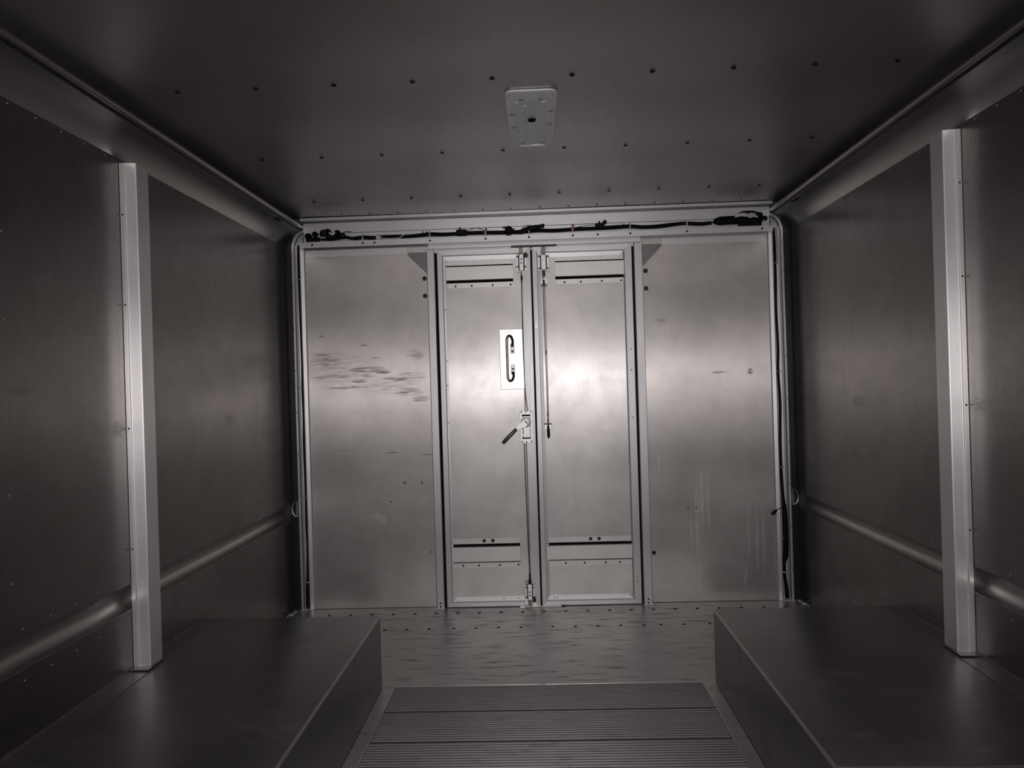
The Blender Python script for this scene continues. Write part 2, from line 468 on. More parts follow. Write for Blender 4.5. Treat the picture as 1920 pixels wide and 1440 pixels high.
# ------------------------------------------------------------------ wheel boxes
def wheel_box(s, label):
    root = empty('wheel_box', (s * 0.91, (BY0 + BY1) / 2, 0.0), label, 'wheel box')
    xa, xb = (BX, HW - 0.002) if s > 0 else (-HW + 0.002, -BX)
    bm = bmesh.new(); a_box(bm, xa, xb, BY0, BY1, 0.0005, BZ, 0)
    ed = [e for e in bm.edges if all(abs(v.co.z - BZ) < 1e-4 for v in e.verts) or all(abs(v.co.x - s * BX) < 1e-4 for v in e.verts)]
    bmesh.ops.bevel(bm, geom=ed, offset=0.006, segments=3, affect='EDGES', profile=0.5)
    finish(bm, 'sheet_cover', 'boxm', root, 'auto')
    # angle that closes the joint to the side wall
    prism('wall_angle', [(s * 1.172, BZ - 0.0005), (s * 1.1725, BZ + 0.0016), (s * 1.2315, BZ + 0.0022), (s * 1.2320, BZ + 0.010), (s * 1.2345, BZ + 0.010), (s * 1.2345, BZ - 0.0005)],
          'y', BY0 + 0.003, BY1 - 0.003, 'boxm', root)
    # edge seam of the cover along the inner corner
    prism('edge_seam', [(s * (BX - 0.0018), BZ - 0.008), (s * (BX - 0.0018), BZ - 0.004), (s * (BX + 0.004), BZ + 0.0018), (s * (BX + 0.006), BZ + 0.0018), (s * (BX + 0.007), BZ - 0.001), (s * (BX + 0.001), BZ - 0.008)],
          'y', BY0 + 0.001, BY1 - 0.001, 'boxm', root)
    return root
wheel_box(-1, 'long grey metal wheel box on the floor along the left wall')
wheel_box(1, 'long grey metal wheel box on the floor along the right wall')

# ------------------------------------------------------------------ side walls with a recessed rail
def side_wall(s, name, label):
    wall = box(name, *sorted((s * (HW + 0.060), s * (HW + 0.085))), YF - 0.05, 0.06, -0.02, ZC + 0.06, 'gusset', None, 0,
               label=label, category='wall', kind='structure')
    z0, z1 = 0.443, 0.515
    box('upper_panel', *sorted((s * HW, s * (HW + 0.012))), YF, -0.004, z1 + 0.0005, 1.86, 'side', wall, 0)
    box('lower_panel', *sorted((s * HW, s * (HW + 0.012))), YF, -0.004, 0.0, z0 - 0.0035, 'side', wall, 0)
    # concave groove rail
    prof = [(s * (HW - 0.0015), z0 - 0.003), (s * (HW - 0.0015), z0)]
    for k in range(1, 14):
        a = PI * k / 14
        prof.append((s * (HW + 0.030 * math.sin(a)), (z0 + z1) / 2 - (z1 - z0) / 2 * math.cos(a)))
    prof += [(s * HW, z1)]
    out = prof + [(s * (HW + 0.047), z1), (s * (HW + 0.047), z0 - 0.003)]
    prism('recessed_rail', out, 'y', YF, -0.02, 'rail', wall, smooth='auto')
    # D-shaped open end of the rail at the rear corner
    loop = [(s * (1.203 + 0.025 * math.sin(a)), -0.012, 0.4975 - 0.0375 * math.cos(a)) for a in [PI * k / 10 for k in range(11)]] + [(s * 1.203, -0.012, 0.4975), (s * 1.203, -0.012, 0.4601)]
    tube('rail_end', loop, 0.0026, 'rivet', wall, 6)
    y = -0.945 + 0.103 * 8
    ys = []
    while y > -2.9:
        ys.append(y); y -= 0.1025
    for y in ys:
        if -1.50 < y < -1.385: continue
        for z in (0.535, 0.413):
            fastener('wall_rivet', (s * HW, y, z), (-s, 0, 0), 0.0032, 0.0015, 'wall_rivet', wall, seg=8)
        fastener('wall_rivet', (s * HW, y, 1.779), (-s, 0, 0), 0.0032, 0.0015, 'wall_rivet', wall, seg=8)
    for z in [0.65 + 0.205 * k for k in range(6)]:
        fastener('wall_rivet', (s * HW, -2.0, z), (-s, 0, 0), 0.0032, 0.0015, 'wall_rivet', wall, seg=8)
    return wall
wall_left = side_wall(-1, 'wall_left', 'left aluminium side wall with a recessed rail')
wall_right = side_wall(1, 'wall_right', 'right aluminium side wall with a recessed rail')

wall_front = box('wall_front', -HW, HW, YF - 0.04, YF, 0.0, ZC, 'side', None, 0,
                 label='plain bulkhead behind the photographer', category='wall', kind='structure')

# ------------------------------------------------------------------ wall posts
def wall_post(s, label):
    root = empty('wall_post', (s * HW, -1.445, BZ + 0.006), label, 'post')
    zt = 1.775
    # hat section: near flange bend, near face, inner face, far face
    pts = [(HW - 0.001, -1.487), (HW - 0.014, -1.487), (HW - 0.016, -1.4825), (HW - 0.0475, -1.4800), (HW - 0.050, -1.4775), (HW - 0.050, -1.410), (HW - 0.047, -1.4075), (HW - 0.001, -1.4045)]
    pts = [(s * x, y) for x, y in pts]
    prism('channel', pts, 'z', BZ + 0.0065, zt, 'post', root, bev=0.0008)
    for z in (0.62, 0.98, 1.35, 1.62):
        fastener('channel_rivet', (s * (HW - 0.008), -1.487, z), (0, -1, 0), 0.003, 0.0015, 'rivet_dark', root, seg=8)
    prism('foot_tab', [(s * 1.176, -1.515), (s * 1.230, -1.515), (s * 1.230, -1.40), (s * 1.176, -1.40)], 'z', BZ + 0.0056, BZ + 0.0068, 'boxm', root)
    return root
wall_post(-1, 'upright bright metal channel post on the left wall')
wall_post(1, 'upright bright metal channel post on the right wall')

# ------------------------------------------------------------------ ceiling
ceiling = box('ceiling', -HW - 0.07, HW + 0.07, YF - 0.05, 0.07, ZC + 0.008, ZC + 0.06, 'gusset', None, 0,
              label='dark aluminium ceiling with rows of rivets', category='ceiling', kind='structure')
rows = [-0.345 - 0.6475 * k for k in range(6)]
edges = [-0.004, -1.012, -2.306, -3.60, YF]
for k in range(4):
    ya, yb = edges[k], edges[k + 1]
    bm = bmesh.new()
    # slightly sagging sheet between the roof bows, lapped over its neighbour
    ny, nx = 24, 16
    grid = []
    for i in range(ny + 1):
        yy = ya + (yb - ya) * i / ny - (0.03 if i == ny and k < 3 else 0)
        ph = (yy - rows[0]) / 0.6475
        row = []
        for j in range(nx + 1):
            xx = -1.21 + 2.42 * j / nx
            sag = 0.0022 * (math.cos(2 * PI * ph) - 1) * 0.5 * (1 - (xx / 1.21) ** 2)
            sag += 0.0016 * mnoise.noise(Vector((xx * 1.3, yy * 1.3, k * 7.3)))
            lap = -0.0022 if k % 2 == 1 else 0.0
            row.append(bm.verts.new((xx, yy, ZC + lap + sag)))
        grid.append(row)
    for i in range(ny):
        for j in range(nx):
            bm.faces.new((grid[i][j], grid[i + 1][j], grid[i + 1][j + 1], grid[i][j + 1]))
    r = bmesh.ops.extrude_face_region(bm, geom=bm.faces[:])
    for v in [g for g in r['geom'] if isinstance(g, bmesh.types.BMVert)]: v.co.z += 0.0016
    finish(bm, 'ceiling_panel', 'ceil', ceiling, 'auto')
for ry in rows[:5]:
    for i in range(-5, 6):
        x = 0.0065 + 0.2185 * (i + 0.5) if True else 0
        if abs(x) < 1.19:
            fastener('roof_rivet', (x, ry, ZC - 0.0030), (0, 0, -1), 0.0075, 0.0035, 'rivet_dark', ceiling)
for i in range(-8, 9):
    x = 0.03 + 0.136 * i
    if abs(x) < 1.13: fastener('roof_rivet', (x, -0.075, ZC - 0.0025), (0, 0, -1), 0.005, 0.002, 'rivet_dark', ceiling)

# coves between side walls and ceiling
def cove(s, name, label):
    root = empty(name, (s * 1.19, YF / 2, 1.79), label, 'trim', kind='structure')
    arc = []
    for k in range(13):
        t = k / 12
        # shallow concave sweep from the wall up to the bead
        x = HW + (1.148 - HW) * t
        z = 1.788 + (1.858 - 1.788) * t
        d = math.sin(PI * t) * 0.014
        arc.append((s * (x + d * 0.62), z + d * 0.78))
    out = arc + [(s * 1.150, 1.872), (s * 1.20, 1.885), (s * (HW + 0.01), 1.885), (s * (HW + 0.01), 1.788)]
    prism('cove_sheet', out, 'y', YF, -0.03, 'extr_y', root, smooth='auto')
    bead = [(s * (1.141 + 0.0125 * math.cos(a)), 1.8775 + 0.0115 * math.sin(a)) for a in [2 * PI * k / 14 for k in range(14)]]
    prism('bead', bead, 'y', YF, -0.015, 'extr_y', root, smooth='auto')
    prism('ledge', [(s * 1.152, 1.874), (s * 1.152, 1.882), (s * 1.196, 1.917), (s * 1.23, 1.917), (s * 1.23, 1.886), (s * 1.20, 1.886)], 'y', YF, -0.03, 'gusset', root)
    box('end_fitting', *sorted((s * 1.148, s * 1.19)), -0.34, -0.27, 1.853, 1.857, 'steel_dark', root, 0.0005)
    return root
cove(-1, 'trim_1', 'rounded cove moulding between left wall and ceiling')
cove(1, 'trim_2', 'rounded cove moulding between right wall and ceiling')

# ------------------------------------------------------------------ rear wall
wall_back = empty('wall_back', (0, 0.03, 0), 'rear aluminium wall beside and above the double doors', 'wall', kind='structure')
box('outer_skin', -HW - 0.06, HW + 0.06, 0.050, 0.065, -0.02, ZC + 0.05, 'gusset', wall_back, 0)
# sheet panels beside the doors, each with a folded flange towards the corner
for s, xa, xb, zt in ((-1, -1.128, -0.49, 1.765), (1, 0.478, 1.118, 1.775)):
    n = 14
    bm = bmesh.new()
    grid = []
    for i in range(n + 1):
        row = []
        for j in range(n + 1):
            xx = xa + (xb - xa) * i / n; zz = 0.001 + (zt - 0.001) * j / n
            edge = min(1, 6 * min(i / n, 1 - i / n)) * min(1, 6 * min(j / n, 1 - j / n))
            row.append(bm.verts.new((xx, 0.0 + 0.0015 * edge * mnoise.noise(Vector((xx * 2.2, zz * 2.0, 3.0 + s))), zz)))
        grid.append(row)
    for i in range(n):
        for j in range(n):
            bm.faces.new((grid[i][j], grid[i + 1][j], grid[i + 1][j + 1], grid[i][j + 1]))
    r = bmesh.ops.extrude_face_region(bm, geom=bm.faces[:])
    for v in [g for g in r['geom'] if isinstance(g, bmesh.types.BMVert)]: v.co.y += 0.02
    finish(bm, 'wall_panel', 'back', wall_back, 'auto')
    xo = xa if s < 0 else xb
    prism('panel_flange', [(xo, 0.012), (xo, -0.001), (xo + s * 0.004, -0.010), (xo + s * 0.020, -0.016), (xo + s * 0.025, -0.014), (xo + s * 0.025, 0.012)], 'z', 0.001, 1.775, 'extr', wall_back, bev=0.0005)
    xg = -0.529 if s < 0 else 0.520
    prism('gusset', [(xg, 1.735), (xg - 0.0 + s * 0.092, 1.735), (xg + s * 0.092, 1.724), (xg + s * 0.004, 1.634), (xg, 1.634)], 'y', -0.0045, -0.0005, 'gusset', wall_back, bev=0.0004)
    for z in (1.607, 1.522):
        fastener('wall_bolt', (xg + s * 0.013, -0.0008, z), (0, -1, 0), 0.0085, 0.006, 'steel_dark', wall_back, 'hex', 12)
    # light strip along the panel's upper edge
    box('top_strip', *sorted((xg + s * 0.095, xo - s * 0.012)), -0.0035, -0.0005, 1.728, 1.762, 'extr_h', wall_back, 0.0006)
fastener('wall_bolt', (0.533, -0.0008, 0.242), (0, -1, 0), 0.0085, 0.004, 'steel_dark', wall_back, 'hole', 12)
for x, z in ((-0.672, 0.610), (-0.585, 0.611), (0.702, 0.452), (0.742, 0.455), (-0.505 - 0.045, 0.27), (-0.74, 0.52)):
    fastener('wall_rivet', (x, -0.0008, z), (0, -1, 0), 0.005, 0.002, 'gusset', wall_back)

# ------------------------------------------------------------------ header above the doors
header = empty('trim_3', (0, 0, 1.76), 'bright metal header above the double doors carrying the wiring', 'header', kind='structure')
def over(name, z0, z1, y0, y1, mat='extr_h', x0=-1.135, x1=1.130, bev=0.001):
    return box(name, x0, x1, y0, y1, z0, z1, mat, header, bev)
over('ceiling_angle', 1.902, 1.9165, -0.034, 0.02, x0=-1.14, x1=1.14)
over('dark_joint', 1.893, 1.9025, -0.022, 0.02, 'gusset', x0=-1.14, x1=1.14)
over('upper_plate', 1.8425, 1.893, -0.016, 0.02, x0=-1.13, x1=1.13)
over('lower_plate', 1.795, 1.8415, -0.012, 0.02, x0=-1.13, x1=1.13)
prism('ledge_angle', [(-0.008, 1.7985), (-0.040, 1.7985), (-0.041, 1.7975), (-0.041, 1.7695), (-0.0395, 1.7685), (-0.0375, 1.7695), (-0.0375, 1.7945), (-0.008, 1.7945)], 'x', -1.142, 1.136, 'extr_h', header)
over('sub_plate', 1.748, 1.795, -0.008, 0.02, x0=-0.52, x1=0.512)
over('door_stop', 1.728, 1.7475, -0.004, 0.02, x0=-0.52, x1=0.512)
# dark brown keeper bar for the top bolts
kb = prism('keeper_bar', [(-0.114, 1.7365), (0.106, 1.7385), (0.106, 1.7465), (-0.114, 1.7475)], 'y', -0.034, -0.006, 'rust', header, bev=0.001, label='dark brown steel keeper bar')
for x in (-0.102, 0.094):
    fastener('keeper_screw', (x, -0.034, 1.742), (0, -1, 0), 0.0035, 0.002, 'chrome', header)
for x in (-1.08, -0.832, -0.775, -0.505, -0.235, -0.025, 0.185, 0.305, 0.46, 0.73, 1.085):
    fastener('header_screw', (x, -0.041, 1.7835), (0, -1, 0), 0.0052, 0.003, 'rivet_dark', header)
for x in (-0.10, 0.02):
    fastener('header_screw', (x, -0.012, 1.8285), (0, -1, 0), 0.0055, 0.004, 'rivet_dark', header)

# ------------------------------------------------------------------ door jambs and threshold
jambs = empty('trim_4', (0, 0, 0), 'upright jambs and sill around the double doors', 'door frame', kind='structure')
for xa, xb in ((-0.526, -0.4885), (0.4755, 0.5165)):
    j = prism('jamb', [(xa, 0.02), (xa, -0.026), (xa + 0.003, -0.030), (xb - 0.002, -0.030), (xb, -0.028), (xb, 0.02)], 'z', -0.0005, 1.742, 'extr', jambs, bev=0.0008)
    for z in (0.026, 0.008):
        fastener('jamb_screw', ((xa + xb) / 2, -0.030, z), (0, -1, 0), 0.0045, 0.003, 'rivet_dark', jambs)
    box('jamb_foot', xa - 0.002, xb + 0.002, -0.034, -0.0305, 0.0005, 0.004, 'zinc', jambs, 0.0005)
for xa, xb in ((-0.4883, -0.4765), (0.4665, 0.4753)):
    box('gap_seal', xa, xb, -0.003, 0.03, 0.0, 1.74, 'seal_shade', jambs, 0)
box('centre_seal', -0.0215, -0.0145, -0.003, 0.03, 0.0, 1.73, 'seal_shade', jambs, 0)
box('sill', -0.478, 0.468, -0.006, 0.03, -0.012, 0.0015, 'seal_shade', jambs, 0)
box('strike_strip', -0.095, 0.077, -0.040, -0.028, 0.0015, 0.0045, 'zinc', jambs, 0.0006)
box('strike_block', -0.122, -0.096, -0.052, -0.030, 0.0005, 0.007, 'zinc', jambs, 0.001)
box('strike_block', 0.077, 0.098, -0.036, -0.026, 0.0005, 0.005, 'rivet_dark', jambs, 0.001)

# ------------------------------------------------------------------ doors
def frame_profile(u0, u1, y_face, y_lip, lip):
    """Across the member: outer flat face (u0..u1) then a lower inner lip."""
    s = 1 if u1 > u0 else -1
    return [(u0, 0.0), (u0, y_face + 0.002), (u0 + s * 0.002, y_face), (u1 - s * 0.002, y_face), (u1, y_face + 0.003), (u1, y_lip), (u1 + s * lip, y_lip + 0.002), (u1 + s * lip, 0.0)]

def hat_brace(parent, name, xa, xb, z_top, z_bot, clip_l=0.0, clip_r=0.0):
    """Bent sheet: flange, sloped side, raised web, sloped side, flange."""
    # raised web in the middle, a flat flange above and below, black strips between them paint the shade
    up = z_top > 1.08
    near, far = 0.0115, 0.0075                  # the shade strip turned towards eye level is the wider one
    sl_t, sl_b = (far, near) if up else (near, far)
    fl = 0.0255
    th = 0.0016
    bm = bmesh.new()
    a_prism(bm, [(0.0, z_top - sl_t), (-0.019, z_top - sl_t), (-0.0205, z_top - sl_t - 0.0015), (-0.0205, z_bot + sl_b + 0.0015), (-0.019, z_bot + sl_b), (0.0, z_bot + sl_b)], 'x', xa, xb)
    web = finish(bm, name, 'brace', parent)
    for za, zb in ((z_top, z_top + fl), (z_bot - fl, z_bot)):
        box('brace_flange', xa + 0.006, xb - 0.002, -0.0034, -0.0010, za, zb, 'brace', web, 0.0005)
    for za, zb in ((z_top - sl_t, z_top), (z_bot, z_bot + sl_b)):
        box('slot_shade', xa + 0.001, xb - 0.001, -0.0030, -0.0008, za, zb, 'seal_shade', web, 0)
    return web

def door(name, label, xa, xb, wl, wr, lip_l, lip_r):
    """xa..xb overall; wl / wr widths of the stiles."""
    root = empty(name, ((xa + xb) / 2, 0, 0.0), label, 'door', kind='structure')
    zt, zb = 1.739, 0.003
    rt, rb = 0.030, 0.024
    n = 12
    bm = bmesh.new(); grid = []
    for i in range(n + 1):
        row = []
        for j in range(n * 2 + 1):
            xx = xa + 0.004 + (xb - xa - 0.008) * i / n; zz = zb + 0.004 + (zt - zb - 0.008) * j / (2 * n)
            row.append(bm.verts.new((xx, 0.0012 * mnoise.noise(Vector((xx * 2.5, zz * 1.8, 9.0))), zz)))
        grid.append(row)
    for i in range(n):
        for j in range(2 * n):
            bm.faces.new((grid[i][j], grid[i + 1][j], grid[i + 1][j + 1], grid[i][j + 1]))
    r = bmesh.ops.extrude_face_region(bm, geom=bm.faces[:])
    for v in [g for g in r['geom'] if isinstance(g, bmesh.types.BMVert)]: v.co.y += 0.02
    finish(bm, 'door_skin', 'door', root, 'auto')
    yf, yl = -0.026, -0.008
    def mit(u0, u1, u, z_from, z_to, sign):      # 45-degree cut: member end follows the neighbour's face width
        t = (u - u0) / (u1 - u0)
        return z_from + (z_to - z_from) * max(0.0, min(1.6, t))
    for side, u0, u1, lip in (('l', xa, xa + wl, lip_l), ('r', xb, xb - wr, lip_r)):
        pts = frame_profile(u0, u1, yf, yl, lip)
        prism('stile', pts, 'z', zb, zt, 'extr', root,
              a_fn=lambda p, u0=u0, u1=u1: mit(u0, u1, p[0], zb, zb + rb, 1) + 0.0003,
              b_fn=lambda p, u0=u0, u1=u1: mit(u0, u1, p[0], zt, zt - rt, 1) - 0.0003)
    for z0, z1, lip in ((zt, zt - rt, 0.021), (zb, zb + rb, 0.020)):
        pts = [(p[1], p[0]) for p in frame_profile(z0, z1, yf, yl, lip)]
        prism('rail', pts, 'x', xa, xb, 'extr_h', root,
              a_fn=lambda p, z0=z0, z1=z1: xa + wl * max(0, min(1.6, (p[1] - z0) / (z1 - z0))) + 0.0003,
              b_fn=lambda p, z0=z0, z1=z1: xb - wr * max(0, min(1.6, (p[1] - z0) / (z1 - z0))) - 0.0003)
    return root

door_l = door('door_1', 'left leaf of the rear double doors, with the handle plate and lever latch', -0.476, -0.0215, 0.027, 0.046, 0.010, 0.004)
door_r = door('door_2', 'right leaf of the rear double doors, with the long pull rod', -0.0145, 0.466, 0.024, 0.037, 0.016, 0.003)

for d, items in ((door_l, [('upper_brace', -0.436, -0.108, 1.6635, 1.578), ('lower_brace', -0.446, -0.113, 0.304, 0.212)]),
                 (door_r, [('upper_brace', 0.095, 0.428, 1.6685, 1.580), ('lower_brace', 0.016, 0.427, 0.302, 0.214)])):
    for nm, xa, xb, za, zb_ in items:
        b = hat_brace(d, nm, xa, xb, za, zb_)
        if nm == 'upper_brace':
            xs = [xa + 0.045, xa + 0.124, xa + 0.226, xb - 0.014]
            for x in xs: fastener('brace_screw', (x, -0.0034, zb_ - 0.015), (0, -1, 0), 0.005, 0.003, 'steel_dark', b)
            for x in (xa + 0.224, xb - 0.012): fastener('brace_screw', (x, -0.0034, za + 0.015), (0, -1, 0), 0.0035, 0.002, 'zinc', b)
        else:
            xs = [xa + 0.052, xa + 0.129, xa + 0.231, xb - 0.012] if d is door_l else [xa + 0.09, xa + 0.181, xa + 0.283, xb - 0.06]
            for x in xs: fastener('brace_screw', (x, -0.0034, zb_ - 0.013), (0, -1, 0), 0.005, 0.003, 'steel_dark', b)
            ux = (-0.288, -0.246) if d is door_l else (0.229, 0.270)
            for x in ux: fastener('brace_screw', (x, -0.0034, za + 0.015), (0, -1, 0), 0.0065, 0.004, 'steel_dark', b, 'hex', 12)
            fastener('brace_screw', (xb - 0.012 if d is door_l else xa + 0.09, -0.0034, za + 0.015), (0, -1, 0), 0.0035, 0.002, 'zinc', b)
for d, x, zs in ((door_l, -0.4465, (1.20, 1.08, 0.9, 1.45)), (door_r, 0.4475, (1.23, 1.13, 0.11, 0.9))):
    for z in zs: fastener('frame_screw', (x + 0.003 if d is door_l else x, -0.008 if d is door_l else -0.026, z), (0, -1, 0), 0.003, 0.0015, 'steel_dark', d)
for d, xs in ((door_l, (-0.20, -0.13)), (door_r, (0.06, 0.045))):
    for x in xs: fastener('frame_screw', (x, -0.008, 0.036), (0, -1, 0), 0.003, 0.0015, 'steel_dark', d)

# --- left leaf: handle plate with a pull handle
hp = box('handle_plate', -0.185, -0.0685, -0.0066, -0.0020, 1.052, 1.347, 'white_plate', door_l, 0.002, label='white backing plate of the pull handle')
hb = smooth_path([(-0.124, -0.009, 1.262), (-0.120, -0.020, 1.285), (-0.126, -0.036, 1.306), (-0.137, -0.042, 1.311), (-0.146, -0.044, 1.300), (-0.1475, -0.044, 1.27), (-0.1475, -0.044, 1.20), (-0.1475, -0.044, 1.13),
                  (-0.146, -0.044, 1.106), (-0.138, -0.042, 1.094), (-0.127, -0.036, 1.098), (-0.120, -0.020, 1.116), (-0.124, -0.009, 1.138)], 5)
h = tube('pull_handle', hb, 0.0062, 'chrome', door_l, 10, label='worn dark steel pull handle')
for z, zz in ((1.252, 1.236), (1.150, 1.136)):
    f = box('handle_foot', -0.132, -0.113, -0.012, -0.0066, z - 0.026, z + 0.022, 'zinc', h, 0.003)
for z in (1.262, 1.238, 1.152, 1.132):
    fastener('foot_screw', (-0.1225, -0.012, z), (0, -1, 0), 0.0042, 0.003, 'steel_dark', h, 'hex', 10)

# --- left leaf: lever latch
lp = box('latch_plate', -0.0965, -0.0335, -0.0305, -0.0262, 0.790, 0.949, 'zinc', door_l, 0.0015, label='pale plated latch plate')
box('latch_housing', -0.083, -0.045, -0.043, -0.0305, 0.815, 0.925, 'zinc', lp, 0.004)
for z in (0.926, 0.816):
    box('slot', -0.086, -0.045, -0.0435, -0.0306, z - 0.0035, z + 0.0035, 'seal_shade', lp, 0.0005)
lathe('pivot_disc', [(0.026, 0), (0.026, 0.005), (0.023, 0.007), (0.0, 0.007)], (-0.067, -0.043, 0.893), (0, -1, 0), 'zinc', lp, 20)
lathe('pivot_bolt', [(0.0055, 0), (0.0055, 0.004), (0, 0.0055)], (-0.067, -0.050, 0.893), (0, -1, 0), 'steel_dark', lp, 12)
for x, z in ((-0.088, 0.941), (-0.066, 0.943), (-0.042, 0.941), (-0.088, 0.798), (-0.066, 0.797), (-0.042, 0.798), (-0.049, 0.908), (-0.080, 0.878), (-0.083, 0.862), (-0.081, 0.845)):
    fastener('latch_screw', (x, -0.0305 if z > 0.93 or z < 0.81 else -0.0432, z), (0, -1, 0), 0.0036, 0.0025, 'steel_dark', lp)
lv = bmesh.new()
a_prism(lv, [(-0.078, 0.908), (-0.060, 0.880), (-0.070, 0.868), (-0.1105, 0.856), (-0.119, 0.866), (-0.100, 0.885)], 'y', -0.056, -0.050)
bmesh.ops.bevel(lv, geom=lv.edges[:], offset=0.001, segments=1, affect='EDGES')
lever = finish(lv, 'lever', 'zinc', door_l, label='pale lever arm of the latch')
tube('lever_grip', [(-0.112, -0.053, 0.862), (-0.117, -0.053, 0.858), (-0.147, -0.055, 0.829), (-0.176, -0.056, 0.800), (-0.181, -0.056, 0.795)], [0.006, 0.0085, 0.0092, 0.0092, 0.0065], 'chrome', lever, 12)

# --- left leaf: rods and bolts
tube('upper_rod', smooth_path([(-0.067, -0.031, 1.60), (-0.068, -0.031, 1.50), (-0.070, -0.030, 1.34), (-0.069, -0.030, 1.18), (-0.066, -0.031, 1.05), (-0.057, -0.036, 0.945)], 4), 0.0024, 'cable', door_l, 8)
tube('lower_rod', smooth_path([(-0.078, -0.032, 0.792), (-0.077, -0.030, 0.60), (-0.074, -0.030, 0.35), (-0.070, -0.031, 0.14)], 4), 0.0026, 'cable', door_l, 8)
tube('rod_coupling', [(-0.067, -0.032, 1.605), (-0.067, -0.032, 1.590), (-0.067, -0.032, 1.583), (-0.0672, -0.032, 1.575), (-0.0675, -0.0315, 1.565)], [0.003, 0.0055, 0.0055, 0.003, 0.0026], 'steel_dark', door_l, 8)
tube('rod_coupling', [(-0.0695, -0.032, 0.165), (-0.0695, -0.032, 0.150), (-0.070, -0.032, 0.145), (-0.070, -0.033, 0.132), (-0.071, -0.033, 0.112)], [0.003, 0.0058, 0.004, 0.006, 0.009], 'steel_dark', door_l, 8)

def slide_bolt(parent, xc, z0, z1, plate_w, body_w, holes, ears, y=-0.0262):
    p = box('bolt_plate', xc - plate_w / 2, xc + plate_w / 2, y - 0.0035, y, z0, z1, 'zinc', parent, 0.001, label='plated base of a slide bolt')
    box('bolt_shadow', xc - body_w / 2 - 0.0045, xc + body_w / 2 + 0.0045, y - 0.009, y - 0.0035, z0 + 0.004, z1 - 0.004, 'steel_dark', p, 0.0015)
    box('bolt_body', xc - body_w / 2, xc + body_w / 2, y - 0.021, y - 0.009, z0 + 0.002, z1 - 0.002, 'zinc', p, 0.003)
    for hz in holes:
        fastener('bolt_pin', (xc, y - 0.021, hz), (0, -1, 0), 0.0038, 0.002, 'rivet_dark', p)
    for ez in ears:
        for sx in (-1, 1):
            tube('ear', [(xc + sx * (body_w / 2), y - 0.010, ez), (xc + sx * (plate_w / 2 - 0.002), y - 0.008, ez)], 0.0026, 'steel_dark', p, 8)
    return p
pL = slide_bolt(door_l, -0.066, 1.620, 1.706, 0.052, 0.022, (1.677, 1.660), (1.692, 1.643))
box('bolt_tongue', -0.076, -0.058, -0.045, -0.034, 1.706, 1.734, 'chrome', door_l, 0.001)
lathe('cam_ring', [(0.0125, 0), (0.0125, 0.008), (0.0075, 0.008), (0.0075, 0.0035), (0, 0.003)], (-0.045, -0.030, 1.698), (0, -1, 0), 'steel_dark', door_l, 12)
pB = slide_bolt(door_l, -0.0715, 0.034, 0.113, 0.045, 0.021, (0.075, 0.059), (0.110, 0.094, 0.048))
box('bolt_tongue', -0.080, -0.063, -0.045, -0.034, 0.0055, 0.036, 'chrome', door_l, 0.001)
box('bolt_shoe', -0.098, -0.083, -0.046, -0.0265, 0.012, 0.044, 'zinc', door_l, 0.002)
box('bolt_shoe', -0.060, -0.044, -0.042, -0.0265, 0.024, 0.048, 'steel_dark', door_l, 0.002)
prism('wear_tab', [(-0.056, 0.004), (-0.036, 0.004), (-0.047, 0.022), (-0.056, 0.022)], 'y', -0.032, -0.0265, 'zinc', door_l)

# --- right leaf: top bolt, pull rod and grip
pR = slide_bolt(door_r, 0.0405, 1.622, 1.699, 0.056, 0.025, (), (1.689, 1.632), y=-0.0265)
box('bolt_tongue', 0.031, 0.050, -0.046, -0.034, 1.699, 1.734, 'chrome', door_r, 0.001)
box('bolt_shoe', 0.012, 0.026, -0.044, -0.0265, 1.694, 1.728, 'zinc', door_r, 0.002)
box('bolt_shoe', 0.053, 0.064, -0.040, -0.0265, 1.708, 1.732, 'zinc', door_r, 0.002)
box('bolt_neck', 0.033, 0.047, -0.044, -0.030, 1.592, 1.622, 'steel_dark', door_r, 0.002)
bm = bmesh.new()
a_prism(bm, [(0.0395 + 0.0155 * math.cos(a), 1.560 + 0.024 * math.sin(a)) for a in [PI * k / 10 for k in range(11)]], 'y', -0.034, -0.0265)
g = finish(bm, 'rod_guide', 'zinc', door_r, label='pale rounded rod guide')
box('guide_slot', 0.024, 0.055, -0.038, -0.0341, 1.546, 1.5505, 'steel_dark', g, 0.0005)
tube('guide_collar', [(0.0395, -0.040, 1.575), (0.0395, -0.040, 1.545)], 0.005, 'steel_dark', g, 10)
tube('rod_and_reflection', [(0.0355, -0.040, 1.60), (0.0360, -0.040, 1.30), (0.0385, -0.039, 1.10), (0.0385, -0.038, 0.862)], 0.0020, 'cable', door_r, 8)
tube('rod_and_reflection', [(0.0425, -0.036, 1.56), (0.0430, -0.036, 1.30), (0.0430, -0.036, 1.10), (0.0425, -0.036, 0.862)], 0.0018, 'cable', door_r, 8)  # second line: the rod's reflection, shaped as a thin tube
for z in (1.226, 0.930, 0.895):
    tube('rod_sleeve', [(0.0400, -0.0385, z + 0.010), (0.0400, -0.0385, z - 0.010)], 0.0046, 'cable', door_r, 8)
gb = box('grip_bracket', 0.0195, 0.0575, -0.042, -0.0262, 0.853, 0.882, 'zinc', door_r, 0.002)
box('bracket_lip', 0.0195, 0.0575, -0.047, -0.042, 0.8785, 0.8845, 'steel_dark', gb, 0.001)
tube('pull_grip', [(0.0395, -0.048, 0.878), (0.0395, -0.050, 0.868), (0.0400, -0.052, 0.845), (0.0405, -0.052, 0.822), (0.0405, -0.051, 0.813)], [0.0035, 0.0055, 0.0075, 0.0068, 0.003], 'grip', door_r, 10, label='black rubber grip')
